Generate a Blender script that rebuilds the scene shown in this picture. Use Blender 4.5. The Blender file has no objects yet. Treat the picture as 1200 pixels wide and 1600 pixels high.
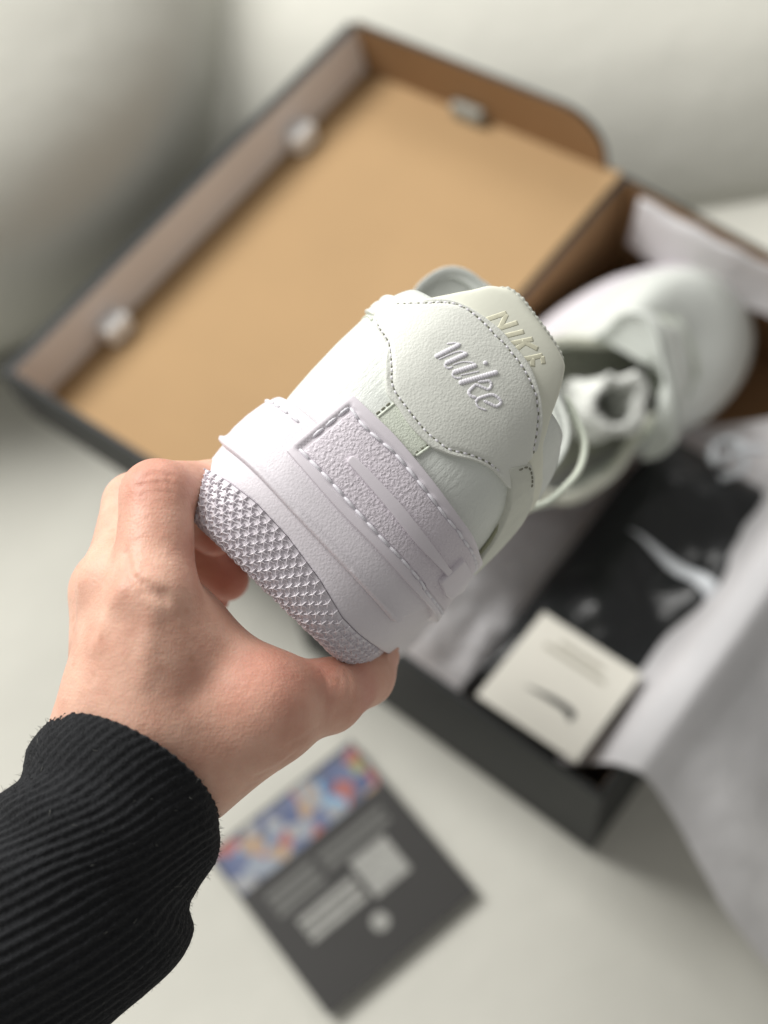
import bpy, bmesh, math, random
import numpy as np
from mathutils import Matrix, Vector, noise
from mathutils.geometry import delaunay_2d_cdt

scene = bpy.context.scene
COL = scene.collection
rnd = random.Random(7)

# ---------------------------------------------------------------- camera
CAM_POS = Vector((.2988, -.1966, .8614))
CAM_ROT = Matrix(((.78614, -.52319, .32902), (.61337, .72580, -.31142), (-.07587, .44663, .89149)))
cam_data = bpy.data.cameras.new('camera')
cam = bpy.data.objects.new('camera', cam_data); COL.objects.link(cam)
cam.matrix_world = Matrix.Translation(CAM_POS) @ CAM_ROT.to_4x4()
cam_data.sensor_fit = 'VERTICAL'; cam_data.sensor_height = 36; cam_data.sensor_width = 27
cam_data.lens = 51.75
cam_data.clip_start = .02; cam_data.clip_end = 60
cam_data.dof.use_dof = True
cam_data.dof.focus_distance = .425
cam_data.dof.aperture_fstop = 5.5
scene.camera = cam

# ---------------------------------------------------------------- light: a window to the left, soft room light
world = bpy.data.worlds.new('World'); scene.world = world; world.use_nodes = True
bg = world.node_tree.nodes['Background']
bg.inputs['Color'].default_value = (1.0, .98, .945, 1); bg.inputs['Strength'].default_value = .33
def area_lamp(name, loc, target, sx, sy, power, color):
    d = bpy.data.lights.new(name, 'AREA'); d.shape = 'RECTANGLE'; d.size = sx; d.size_y = sy
    d.energy = power; d.color = color
    o = bpy.data.objects.new(name, d); COL.objects.link(o); o.location = loc
    o.rotation_euler = (Vector(target)-Vector(loc)).to_track_quat('-Z', 'Y').to_euler()
    return o
area_lamp('window_light', (-1.55, -.05, 1.85), (.1, .05, .3), 1.0, 1.1, 72, (1.0, .985, .96))
area_lamp('far_window_light', (-1.15, 1.75, 1.35), (.1, .2, .2), 1.2, .8, 22, (1.0, .99, .96))
scene.render.engine = 'CYCLES'
scene.cycles.use_denoising = True
scene.cycles.max_bounces = 8
scene.view_settings.view_transform = 'Standard'
scene.view_settings.look = 'None'
scene.view_settings.exposure = -0.08
scene.view_settings.gamma = 1.0
scene.view_settings.use_curve_mapping = False

# ---------------------------------------------------------------- materials
def srgb(r, g, b):
    f = lambda c: (c/255/12.92) if c/255 <= .04045 else ((c/255+.055)/1.055)**2.4
    return (f(r), f(g), f(b), 1)
def material(name, color, rough=.5, var=.0, var_scale=40, bump=None, spec=.4, sheen=0, sss=0, sss_color=None, detail=4):
    """Principled material; var mixes in a slightly darker tone by noise; bump = list of (kind, scale, strength, distance)."""
    m = bpy.data.materials.new(name); m.use_nodes = True
    nt = m.node_tree; b = nt.nodes['Principled BSDF']
    b.inputs['Roughness'].default_value = rough; b.inputs['Specular IOR Level'].default_value = spec
    if sheen: b.inputs['Sheen Weight'].default_value = sheen; b.inputs['Sheen Roughness'].default_value = .5
    if sss:
        b.inputs['Subsurface Weight'].default_value = sss; b.inputs['Subsurface Radius'].default_value = sss_color or (.9, .35, .2)
        b.inputs['Subsurface Scale'].default_value = .004
    tc = nt.nodes.new('ShaderNodeTexCoord')
    if var:
        n = nt.nodes.new('ShaderNodeTexNoise'); n.inputs['Scale'].default_value = var_scale; n.inputs['Detail'].default_value = detail
        nt.links.new(tc.outputs['Object'], n.inputs['Vector'])
        r = nt.nodes.new('ShaderNodeValToRGB'); r.color_ramp.elements[0].position = .35; r.color_ramp.elements[1].position = .65
        r.color_ramp.elements[0].color = tuple(c*(1-var) for c in color[:3])+(1,)
        r.color_ramp.elements[1].color = color
        nt.links.new(n.outputs['Fac'], r.inputs['Fac']); nt.links.new(r.outputs['Color'], b.inputs['Base Color'])
    else:
        b.inputs['Base Color'].default_value = color
    prev = None
    for kind, scale, strength, dist in (bump or []):
        mp = nt.nodes.new('ShaderNodeMapping'); nt.links.new(tc.outputs['Object'], mp.inputs['Vector'])
        mp.inputs['Scale'].default_value = scale if isinstance(scale, tuple) else (scale,)*3
        if kind in ('grain', 'crease'):
            # pebbled leather: warped cells, crease = valleys between the cells
            w = nt.nodes.new('ShaderNodeTexNoise'); w.inputs['Scale'].default_value = .8; w.inputs['Detail'].default_value = 2
            nt.links.new(mp.outputs['Vector'], w.inputs['Vector'])
            mx = nt.nodes.new('ShaderNodeVectorMath'); mx.operation = 'MULTIPLY_ADD'; mx.inputs[1].default_value = (1.1,)*3
            nt.links.new(w.outputs['Color'], mx.inputs[0]); nt.links.new(mp.outputs['Vector'], mx.inputs[2])
            t = nt.nodes.new('ShaderNodeTexVoronoi'); t.feature = 'SMOOTH_F1' if kind == 'grain' else 'DISTANCE_TO_EDGE'
            t.inputs['Scale'].default_value = 1
            nt.links.new(mx.outputs['Vector'], t.inputs['Vector'])
            out = t.outputs['Distance']
            iv = nt.nodes.new('ShaderNodeMapRange')
            if kind == 'grain': iv.inputs['From Min'].default_value = .0; iv.inputs['From Max'].default_value = .7; iv.inputs['To Min'].default_value = 1; iv.inputs['To Max'].default_value = 0
            else: iv.inputs['From Min'].default_value = 0; iv.inputs['From Max'].default_value = .18
            nt.links.new(out, iv.inputs['Value']); out = iv.outputs['Result']
        elif kind == 'wave':
            t = nt.nodes.new('ShaderNodeTexWave'); t.inputs['Scale'].default_value = 1; t.inputs['Distortion'].default_value = 1.5
            nt.links.new(mp.outputs['Vector'], t.inputs['Vector']); out = t.outputs['Fac']
        else:
            t = nt.nodes.new('ShaderNodeTexNoise'); t.inputs['Scale'].default_value = 1; t.inputs['Detail'].default_value = 5
            nt.links.new(mp.outputs['Vector'], t.inputs['Vector']); out = t.outputs['Fac']
        bp = nt.nodes.new('ShaderNodeBump'); bp.inputs['Strength'].default_value = strength; bp.inputs['Distance'].default_value = dist
        nt.links.new(out, bp.inputs['Height'])
        if prev: nt.links.new(prev, bp.inputs['Normal'])
        prev = bp.outputs['Normal']
    if prev: nt.links.new(prev, b.inputs['Normal'])
    return m
M = {}
M['leather'] = material('white_leather', srgb(221, 223, 215), .46, .03, 60, [('noise', 130, .12, .0008), ('grain', 1500, .36, .0002)], spec=.35)
M['leather_soft'] = material('soft_white_leather', srgb(219, 223, 217), .47, .03, 60, [('crease', (500, 500, 190), .08, .0005), ('noise', (900, 900, 220), .4, .0005), ('grain', 1700, .25, .0002)], spec=.35)
M['leather_fine'] = material('fine_white_leather', srgb(214, 220, 206), .5, .03, 60, [('grain', 1900, .5, .0002)], spec=.3)
M['lining'] = material('lining_fabric', srgb(226, 227, 212), .6, .03, 80, [('noise', 900, .2, .0002)], spec=.25)
M['rubber'] = material('lilac_white_rubber', srgb(219, 214, 219), .5, .02, 50, [('grain', 1450, .32, .0002)], spec=.35)
M['rubber_grain'] = material('grained_lilac_rubber', srgb(216, 209, 216), .45, .02, 50, [('crease', 1000, .22, .0003), ('grain', 1200, .6, .00035)], spec=.38)
M['rubber_smooth'] = material('smooth_lilac_rubber', srgb(219, 213, 219), .33, .02, 50, [('noise', 600, .12, .0002)], spec=.35)
M['outsole'] = material('outsole_rubber', srgb(222, 217, 222), .36, .03, 60, [('noise', 700, .15, .0002)], spec=.4)
M['thread'] = material('white_thread', srgb(232, 230, 236), .5, .08, 2500, [('noise', 2500, .5, .0002)], spec=.3, sheen=.2)
M['hole'] = material('stitch_hole', srgb(128, 128, 114), .8, 0)
M['seam'] = material('seam_edge', srgb(150, 152, 128), .8, 0)
M['webbing'] = material('woven_webbing', srgb(216, 218, 207), .7, .05, 300, [('wave', (1500, 1500, 200), .4, .0003)], spec=.2)
M['print'] = material('pale_yellow_print', srgb(222, 220, 196), .55, .1, 900, spec=.3)
# ---------------------------------------------------------------- object helpers
def link(o, parent=None, matrix=None):
    COL.objects.link(o)
    if parent: o.parent = parent
    if matrix is not None: o.matrix_local = matrix
    return o
def thing(name, label, cat, matrix=None, group=None):
    o = bpy.data.objects.new(name, None); o.empty_display_size = .02; link(o)
    if matrix is not None: o.matrix_world = matrix
    return tag(o, label, cat, group)
def tag(o, label=None, cat=None, group=None, kind=None):
    if label: o['label'] = label
    if cat: o['category'] = cat
    if group: o['group'] = group
    if kind: o['kind'] = kind
    return o
def mesh(name, verts, faces, mat, parent=None, smooth=True, scale=1.0, idx=None, auto=None):
    me = bpy.data.meshes.new(name)
    v = np.asarray(verts, float)*scale
    me.from_pydata(v.tolist(), [], [tuple(int(i) for i in f) for f in faces]); me.update()
    for m in (mat if isinstance(mat, (list, tuple)) else [mat]): me.materials.append(m)
    if idx is not None: me.polygons.foreach_set('material_index', idx)
    if smooth: me.polygons.foreach_set('use_smooth', [True]*len(me.polygons))
    if auto: me.set_sharp_from_angle(angle=math.radians(auto))
    o = bpy.data.objects.new(name, me); return link(o, parent)
def recalc(o):
    bm = bmesh.new(); bm.from_mesh(o.data); bmesh.ops.recalc_face_normals(bm, faces=bm.faces); bm.to_mesh(o.data); bm.free(); return o
def grid_faces(nu, nv, wrap_u=False):
    f = []
    for i in range(nu if wrap_u else nu-1):
        for j in range(nv-1):
            a, b = i*nv+j, ((i+1) % nu)*nv+j
            f.append((a, b, b+1, a+1))
    return f
def tube_geo(path, radii, n=8, up=None, flat=1.0):
    """closed tube along a polyline; radii per point; flat squashes along the up vector."""
    P = [Vector(p) for p in path]; V = []; Fc = []
    for i, p in enumerate(P):
        t = (P[min(i+1, len(P)-1)]-P[max(i-1, 0)]).normalized()
        u = Vector(up[i] if up is not None else (0, 0, 1)); u = (u-t*u.dot(t))
        if u.length < 1e-6: u = t.orthogonal()
        u.normalize(); w = t.cross(u)
        for k in range(n):
            a = 2*math.pi*k/n; V.append(p+(w*math.cos(a)+u*math.sin(a)*flat)*radii[i])
    for i in range(len(P)-1):
        for k in range(n):
            Fc.append((i*n+k, i*n+(k+1) % n, (i+1)*n+(k+1) % n, (i+1)*n+k))
    Fc.append(tuple(reversed(range(n)))); Fc.append(tuple((len(P)-1)*n+k for k in range(n)))
    return [tuple(v) for v in V], Fc
def join_geo(parts):
    V = []; Fc = []
    for v, f in parts:
        o = len(V); V += list(v); Fc += [tuple(i+o for i in q) for q in f]
    return V, Fc
def box_geo(x0, x1, y0, y1, z0, z1):
    v = [(x, y, z) for z in (z0, z1) for y in (y0, y1) for x in (x0, x1)]
    return v, [(0, 2, 3, 1), (4, 5, 7, 6), (0, 1, 5, 4), (2, 6, 7, 3), (0, 4, 6, 2), (1, 3, 7, 5)]
def bevel(o, w, seg=2):
    md = o.modifiers.new('bevel', 'BEVEL'); md.width = w; md.segments = seg; md.limit_method = 'ANGLE'; return o
def smooth_line(pts, n=6, closed=False):
    P = [np.array(p, float) for p in pts]; res = []; m = len(P)
    for i in range(m if closed else m-1):
        g = (lambda k: P[k % m]) if closed else (lambda k: P[min(max(k, 0), m-1)])
        p0, p1, p2, p3 = g(i-1), g(i), g(i+1), g(i+2)
        for j in range(n):
            t = j/n; res.append(.5*((2*p1)+(p2-p0)*t+(2*p0-5*p1+4*p2-p3)*t*t+(-p0+3*p1-3*p2+p3)*t**3))
    if not closed: res.append(P[-1])
    return np.array(res)
def resample(P, step):
    P = np.asarray(P, float); d = np.concatenate([[0], np.cumsum(np.linalg.norm(np.diff(P, axis=0), axis=1))])
    n = max(2, int(round(d[-1]/step))+1); t = np.linspace(0, d[-1], n)
    return np.stack([np.interp(t, d, P[:, k]) for k in range(P.shape[1])], 1)
def inside(poly, pts):
    x, y = pts[:, 0], pts[:, 1]; c = np.zeros(len(pts), bool); n = len(poly)
    for i in range(n):
        x1, y1 = poly[i]; x2, y2 = poly[i-1]
        k = (y1 > y) != (y2 > y)
        c ^= k & (x < (x2-x1)*(y-y1)/((y2-y1) if y2 != y1 else 1e-12)+x1)
    return c
def seg_dist(poly, pts, closed=True):
    d = np.full(len(pts), 1e9); n = len(poly)
    for i in range(n if closed else n-1):
        a = poly[i]; b = poly[(i+1) % n]; ab = b-a; l = (ab@ab)+1e-12
        t = np.clip(((pts-a)@ab)/l, 0, 1); q = a+t[:, None]*ab
        d = np.minimum(d, np.hypot(*(pts-q).T))
    return d
def patch_geo(poly, fn, h, depth, res=.14, rnd_w=.1, extra=None):
    """A sheet cut to a (girth, height) outline and laid on a shoe surface: rounded rim of height h, skirt of given depth.
    fn(s, z, h) gives points; extra(pts, d) adds height."""
    poly = resample(np.vstack([poly, poly[:1]]), res*.8)[:-1]
    area = .5*np.sum(poly[:, 0]*np.roll(poly[:, 1], -1)-np.roll(poly[:, 0], -1)*poly[:, 1])
    if area < 0: poly = poly[::-1].copy()
    tn = np.roll(poly, -1, 0)-np.roll(poly, 1, 0); tn /= np.linalg.norm(tn, axis=1)[:, None]+1e-9
    nrm = np.stack([-tn[:, 1], tn[:, 0]], 1)
    inner = []
    for fr in (.12, .35, .7, 1.15):
        q = poly+nrm*rnd_w*fr; k = inside(poly, q); q = q[k]; dd = seg_dist(poly, q); inner.append(q[dd > rnd_w*fr*.9])
    lo, hi = poly.min(0), poly.max(0)
    gx, gy = np.meshgrid(np.arange(lo[0], hi[0], res), np.arange(lo[1], hi[1], res)); g = np.stack([gx.ravel(), gy.ravel()], 1)
    g[:, 0] += (np.round((g[:, 1]-lo[1])/res) % 2)*res*.5
    g = g[inside(poly, g)]; g = g[seg_dist(poly, g) > rnd_w*1.15+res*.4] if len(g) else g
    pts = np.vstack([poly]+inner+[g]); n0 = len(poly)
    vs, es, fs, ov, oe, of = delaunay_2d_cdt([Vector(p) for p in pts], [(i, (i+1) % n0) for i in range(n0)], [], 1, 1e-5)
    uv = np.array([(v.x, v.y) for v in vs]); d = seg_dist(poly, uv)
    t = np.clip(d/rnd_w, 0, 1); hh = h*np.sqrt(np.clip(1-(1-t)**2, 0, 1))
    if extra is not None: hh = hh+extra(uv, d)
    top = fn(uv[:, 0], uv[:, 1], hh)
    rim = fn(poly[:, 0], poly[:, 1], -depth+0*poly[:, 0]); rim0 = fn(poly[:, 0], poly[:, 1], 0*poly[:, 0])
    V = np.vstack([top, rim0, rim]); k = len(top); F_ = [tuple(f) for f in fs]
    for i in range(n0):
        j = (i+1) % n0; F_.append((k+i, k+n0+i, k+n0+j, k+j))
    return V, F_
def stitch_geo(line3, nrm, length, gap, r, phase=None, n=6, lift=0.0):
    """threads laid along a 3-D line: short capsules, each rising at its middle."""
    L = resample(np.hstack([line3, nrm]), .02); P, N = L[:, :3], L[:, 3:]
    d = np.concatenate([[0], np.cumsum(np.linalg.norm(np.diff(P, axis=0), axis=1))]); parts = []
    t = gap*.5 if phase is None else phase
    while t+length < d[-1]:
        tt = np.linspace(t, t+length, 7); path = []; ups = []
        for q, f in zip(tt, np.linspace(-1, 1, 7)):
            p = np.array([np.interp(q, d, P[:, k]) for k in range(3)]); nn = np.array([np.interp(q, d, N[:, k]) for k in range(3)]); nn /= np.linalg.norm(nn)+1e-9
            path.append(p+nn*(lift+r*.9*(1-f*f)-r*.35)); ups.append(nn)
        parts.append(tube_geo(path, [r*.55, r*.9, r, r, r, r*.9, r*.55], n, ups)); t += length+gap
    return join_geo(parts)
# ---------------------------------------------------------------- shoe surface (centimetres)
# shoe axes: x to the wearer's outer side, y from heel to toe, z up; s is the girth measured from the heel centre
OUT = [(0,0),(1.85,.24),(3.1,1.15),(3.68,3.0),(3.8,5.5),(3.85,9.5),(4.2,13.5),(4.95,18),(5.0,21.5),(4.2,25),(2.4,27.4),(0,28.2),
       (-2.3,27.4),(-4.1,24.8),(-4.8,21.2),(-4.6,17.8),(-3.9,13.5),(-3.75,9.5),(-3.75,5.5),(-3.68,3.0),(-3.1,1.15),(-1.85,.24)]
def _catmull(pts, n=24):
    res = []; m = len(pts)
    for i in range(m):
        p0, p1, p2, p3 = (np.array(pts[(i+k-1) % m], float) for k in range(4))
        for j in range(n):
            t = j/n
            res.append(.5*((2*p1)+(p2-p0)*t+(2*p0-5*p1+4*p2-p3)*t*t+(-p0+3*p1-3*p2+p3)*t**3))
    return np.array(res)
_oc = _catmull(OUT); _oc = np.vstack([_oc, _oc[:1]])
_ol = np.concatenate([[0], np.cumsum(np.linalg.norm(np.diff(_oc, axis=0), axis=1))]); GIRTH = _ol[-1]
def outline(s):
    s = np.asarray(s, float) % GIRTH
    x = np.interp(s, _ol, _oc[:,0]); y = np.interp(s, _ol, _oc[:,1])
    d = .25
    x2 = np.interp((s+d) % GIRTH, _ol, _oc[:,0]); y2 = np.interp((s+d) % GIRTH, _ol, _oc[:,1])
    x1 = np.interp((s-d) % GIRTH, _ol, _oc[:,0]); y1 = np.interp((s-d) % GIRTH, _ol, _oc[:,1])
    tx, ty = x2-x1, y2-y1; l = np.hypot(tx, ty)+1e-9
    return x, y, ty/l, -tx/l
def pl(z, tab):
    return np.interp(z, [t[0] for t in tab], [t[1] for t in tab])
def spring(y):
    return 1.7*np.clip((y-17)/11.5, 0, None)**2
PROF = {  # outward offset against height for each layer of the shoe
 'outsole': [(-.62,-.75),(-.56,-.25),(-.45,.0),(-.15,.2),(.3,.3),(.8,.3),(1.2,.24)],
 'midsole': [(.1,.24),(.9,.34),(1.6,.42),(2.0,.44),(2.8,.4),(3.4,.3),(3.8,.16),(3.95,.05),(4.0,-.2)],
 'upper':   [(3.4,-.1),(4.2,.02),(5.2,.08),(6.4,.1),(7.4,.06),(8.4,-.06),(9.2,-.22),(10.,-.45),(10.8,-.7),(11.6,-1.0)],
 'counter': [(1.6,.62),(2.6,.58),(3.6,.48),(4.6,.36),(5.4,.24)],
}
def surf(layer, s, z, h=0):
    x, y, nx, ny = outline(s); sg = (np.asarray(s, float)+GIRTH/2) % GIRTH-GIRTH/2
    if layer == 'outsole': h = h+(.24*np.clip((-sg-1.5)/3, 0, 1)-.14*np.clip((sg-2)/2.5, 0, 1))*np.clip((10-y)/3, 0, 1)
    o = pl(z, PROF[layer])+h+(.35*np.clip((((np.asarray(s, float)+GIRTH/2) % GIRTH)-GIRTH/2-4.5)/3, 0, 1)*(y < 14) if layer == 'upper' else 0)
    return np.stack([x+nx*o, y+ny*o, np.asarray(z, float)+spring(y)+0*x], -1)
DESIGN = {
 'tread_top': [(-4.7,0.61),(-4.16,0.7),(-3.38,0.81),(-2.78,0.9),(-1.82,1.0),(-0.56,0.93),(0.91,0.68),(2.08,0.35),(2.77,0.34),(3.82,0.44)],
 'band_low': [(-4.91,1.6),(-3.92,1.56),(-2.36,1.58),(-0.62,1.47),(1.36,1.38),(3.01,1.26)],
 'band_end': [(3.1,1.2),(3.52,1.98)],
 'plate_low': [(-2.12,2.65),(-1.1,2.54),(-0.26,2.46),(0.43,2.42),(1.21,2.41),(1.96,2.38),(2.89,2.34),(3.61,2.14)],
 'plate_top': [(-1.97,5.17),(-1.13,5.15),(-0.29,5.13),(1.0,4.99),(2.32,4.8),(3.13,4.72),(4.18,4.57)],
 'plate_in_low': [(-1.94,2.89),(-1.37,2.85),(-0.77,2.82),(0.01,2.75),(1.36,2.66),(1.81,2.65),(2.8,2.59),(3.4,2.5)],
 'plate_in_top': [(-1.82,4.9),(-1.19,4.77),(-0.53,4.79),(0.01,4.81),(1.09,4.69),(2.14,4.55),(2.74,4.53),(3.13,4.48)],
 'bar_low': [(-0.8,3.63),(0.64,3.5),(2.02,3.34),(3.04,3.32)],
 'bar_top': [(-0.8,3.81),(-0.53,3.85),(0.91,3.79),(2.08,3.64),(3.1,3.52)],
 'block': [(3.1,3.02),(3.28,3.99),(8.2,4.15),(4.96,3.22),(3.73,2.89)],
 'tab': [(-4.01,8.18),(-3.14,8.4),(-2.57,8.87),(-2.27,9.12),(-2.0,9.28),(-1.64,9.41),(-1.19,9.51),(-0.65,9.57),(-0.23,9.59),(0.16,9.53),(0.7,9.49),(1.12,9.39),(1.51,9.22),(1.84,9.04),(2.17,8.81),(2.5,8.52),(2.74,8.2),(2.98,7.81),(2.98,7.4),(3.1,6.91),(3.07,6.45),(2.29,6.43),(1.69,6.21),(1.24,5.9),(0.82,5.7),(0.52,5.61),(-0.26,5.63),(-0.89,5.78),(-1.37,5.86),(-1.76,6.19),(-2.09,6.58),(-2.36,6.93),(-2.78,7.09),(-3.38,7.27),(-3.83,7.5)],
 'tab_st_top': [(-3.5,8.09),(-3.02,8.32),(-2.6,8.65),(-2.42,8.81),(-2.24,8.98),(-2.03,9.14),(-1.79,9.26),(-1.46,9.34),(-1.19,9.37),(-0.92,9.37),(-0.65,9.37),(-0.35,9.32),(-0.11,9.34),(0.16,9.32),(0.46,9.28),(0.76,9.24),(1.03,9.18),(1.3,9.1),(1.54,9.0),(1.81,8.89),(2.02,8.71),(2.2,8.59),(2.35,8.4),(2.53,8.2),(2.68,8.01),(2.8,7.83),(2.98,7.68)],
 'tab_st_low': [(-3.5,7.46),(-3.05,7.23),(-2.69,7.13),(-2.36,7.01),(-2.09,6.8),(-1.76,6.5),(-1.49,6.21),(-1.22,6.06),(-0.71,5.96),(-0.02,5.86),(0.46,5.86),(0.97,5.94),(1.45,6.23),(1.81,6.41),(2.14,6.52),(2.5,6.56)],
 'strip': [(-1.13,5.2),(-1.04,5.86),(0.52,5.63),(0.4,5.14)],
 'web_left': [(2.56,6.84),(3.13,6.5),(3.61,6.21),(4.33,5.8),(5.08,5.2),(5.47,4.71)],
 'web_right': [(2.92,7.42),(3.31,7.27),(3.91,7.15),(6.73,7.36)],
 'lining': [(-2.96,8.74),(-2.54,9.26),(-2.24,9.7),(-2.0,10.02),(-1.79,10.37),(-1.58,10.55),(-1.31,10.7),(-1.1,10.79),(-0.68,10.83),(-0.44,10.8),(0.01,10.72),(0.67,10.62),(1.45,10.48),(1.87,10.37),(2.05,10.27),(2.26,9.98),(2.35,9.82),(2.53,9.46),(2.71,8.98),(2.98,8.52),(3.28,8.13),(4.15,7.85),(4.63,7.61),(5.86,7.47),(7.51,7.47)],
 'seam_left': [(-3.5,7.21),(-3.92,7.11),(-4.4,7.03)],
 'script': [[([(-1.13,8.11),(-0.98,8.3),(-0.83,8.38)],0.35),([(-0.86,8.36),(-1.1,7.58)],1),([(-0.98,7.6),(-0.83,8.01),(-0.71,8.22),(-0.59,8.3)],0.3),([(-0.53,8.32),(-0.77,7.64)],1),([(-0.77,7.64),(-0.74,7.6),(-0.62,7.6),(-0.56,7.73)],0.4),([(-0.59,7.77),(-0.44,8.05),(-0.2,8.26)],0.25)],[([(-0.11,8.26),(-0.44,7.6)],1),([(-0.44,7.6),(-0.38,7.54),(-0.26,7.56),(-0.17,7.68)],0.4),([(-0.02,8.52),(0.07,8.46)],1.05)],[([(-0.23,7.71),(0.07,8.18)],0.25),([(0.46,8.55),(-0.11,7.5)],1.05),([(0.25,7.93),(0.37,8.07),(0.46,8.18),(0.58,8.14),(0.61,7.99),(0.46,7.91),(0.22,7.81)],0.6),([(0.25,7.81),(0.25,7.58),(0.28,7.5),(0.4,7.48),(0.52,7.56)],0.7)],[([(0.73,7.64),(0.91,7.71),(1.09,7.79),(1.12,7.97),(0.97,8.01),(0.79,7.95),(0.67,7.77),(0.58,7.56),(0.61,7.44)],0.65),([(0.61,7.44),(0.76,7.4),(0.97,7.5)],0.4)]],
 'print': [[(-0.86,9.54),(-0.59,10.12)],[(-0.56,10.09),(-0.38,9.58)],[(-0.44,9.53),(-0.14,10.14)],[(-0.17,9.46),(0.19,10.07)],[(0.16,9.5),(0.55,10.1)],[(0.34,9.81),(0.88,9.98)],[(0.4,9.5),(0.46,9.92)],[(0.73,9.37),(1.12,9.95)],[(1.12,9.92),(1.33,9.78)],[(0.94,9.67),(1.12,9.47)]],
}
# ---------------------------------------------------------------- the sofa everything lies on
M['sofa'] = material('grey_sofa_cover', srgb(208, 207, 197), .85, .05, 8, [('noise', 14, .3, .01), ('noise', 900, .4, .0006)], spec=.15)
SOFA = Matrix(((.687, -.727, 0, .2988), (.727, .687, 0, -.1966), (0, 0, 1, 0), (0, 0, 0, 1)))
sofa = thing('sofa', 'pale grey upholstered sofa under the open shoe box', 'sofa', SOFA)
def sheet(name, fx, nu, nv, mat, parent):
    P = np.array([fx(i/(nu-1), j/(nv-1)) for i in range(nu) for j in range(nv)]); return mesh(name, P, grid_faces(nu, nv), mat, parent)
def seat(u, v):
    x = -1.3+2.6*u; y = -1.0+2.0*v
    return (x, y, .004*noise.noise(Vector((x*3, y*3, 0)))-.004)
sheet('seat_cushion', seat, 90, 80, M['sofa'], sofa)
# back cushion: swells forward above its foot
prof = smooth_line([(.60, -.03), (.615, -.012), (.625, .01), (.645, .035), (.675, .06), (.715, .08), (.78, .095), (.9, .10), (1.05, .10), (1.2, .09)], 6)
def back(u, v):
    t = v*(len(prof)-1); i = min(int(t), len(prof)-2); p = prof[i]+(prof[i+1]-prof[i])*(t-i)
    x = -1.3+2.6*u; return (x, p[0]+.012*noise.noise(Vector((x*4, p[1]*5, 3)))+BACK_SHIFT, p[1])
BACK_SHIFT = .02
sheet('back_cushion', back, 80, 61, M['sofa'], sofa)
# loose cushion leaning in the corner
def ball(u, v):
    a = 2*math.pi*u; b = math.pi*(v-.5); e = lambda c, p: math.copysign(abs(c)**p, c)
    x = e(math.cos(b), .75)*e(math.cos(a), .62); y = e(math.cos(b), .75)*e(math.sin(a), .62); z = e(math.sin(b), .8)
    return (-.41+.36*x, .95+.38*y, .09+.16*z+.01*noise.noise(Vector((x*2, y*2, z*2))))
cu = sheet('loose_cushion', ball, 80, 40, M['sofa'], None)
cu.matrix_world = SOFA; tag(cu, 'plump grey cushion in the sofa corner beside the open lid', 'cushion')
# ---------------------------------------------------------------- the shoe
def nrm_of(layer, s, z, h=0):
    e = .04
    a = surf(layer, s+e, z, h)-surf(layer, s-e, z, h); b = surf(layer, s, z+e, h)-surf(layer, s, z-e, h)
    n = np.cross(a, b); return n/(np.linalg.norm(n, axis=-1, keepdims=True)+1e-9)
def fn_of(layer, base=0.0):
    return lambda s, z, h: surf(layer, s, z, np.asarray(h)+base)
def tread_z(s):
    ss = (np.asarray(s, float)+GIRTH/2) % GIRTH-GIRTH/2
    t = DESIGN['tread_top']; xs = [-9]+[p[0] for p in t]+[7]; zs = [.6]+[p[1] for p in t]+[.6]
    return np.interp(ss, xs, zs)
def collar_z(y):
    return np.interp(y, [0, 1.5, 3, 5, 7.5, 10, 12], [9.0, 8.9, 8.4, 7.8, 7.4, 7.6, 8.2])
def upper_pt(s, v):
    x, y, nx, ny = outline(s)
    zc = collar_z(y); z = 3.5+(zc-3.5)*v
    Hp = surf('upper', s, z)
    B = surf('upper', s, 3.5+0*s)
    yt = np.where(y < 11.5, y, 11.5+(y-11.5)*.5); w = 2.5*np.sqrt(np.clip(1-((yt-11.5)/8.4)**2, 0, 1))
    zt = np.interp(yt, [11, 14, 18, 22.5], [8.3, 8.0, 7.0, 6.3])
    sg = np.sign(x)+(x == 0); T = np.stack([sg*np.minimum(w, abs(x)*.62+.0), yt, zt], -1)
    toe = np.clip((y-20)/7, 0, 1)
    hh = np.interp(y, [11, 16, 20, 24, 28.3], [4.6, 4.2, 3.4, 2.6, 2.0])
    Cp = B+np.stack([0*x, .0*y, hh], -1)+np.stack([nx, ny, 0*x], -1)*.25
    vv = np.asarray(v)[..., None]
    D = (1-vv)**2*B+2*vv*(1-vv)*Cp+vv**2*T
    wt = np.clip((y-7.5)/4.5, 0, 1); wt = (wt*wt*(3-2*wt))[..., None]
    return Hp*(1-wt)+D*wt
def star_mesh():
    V = []; n = 5   # five thin steep-sided arms meeting in a slightly raised centre
    for r0, r1, z0, z1 in ((.172, .052, -.03, -.03), (.158, .036, .05, .062)):
        for k in range(2*n):
            a = math.pi*k/n+math.pi/2; r = r0 if k % 2 == 0 else r1
            V.append((r*math.cos(a), r*math.sin(a), z0 if k % 2 == 0 else z1))
    V.append((0, 0, .085)); Fc = []
    for k in range(2*n):
        j = (k+1) % (2*n); Fc += [(k, j, 2*n+j, 2*n+k), (2*n+k, 2*n+j, 4*n)]
    me = bpy.data.meshes.new('tread_star'); me.from_pydata([tuple(c*.01 for c in v) for v in V], [], Fc); me.update(); me.materials.append(M['outsole'])
    return me
STAR = star_mesh()

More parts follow.
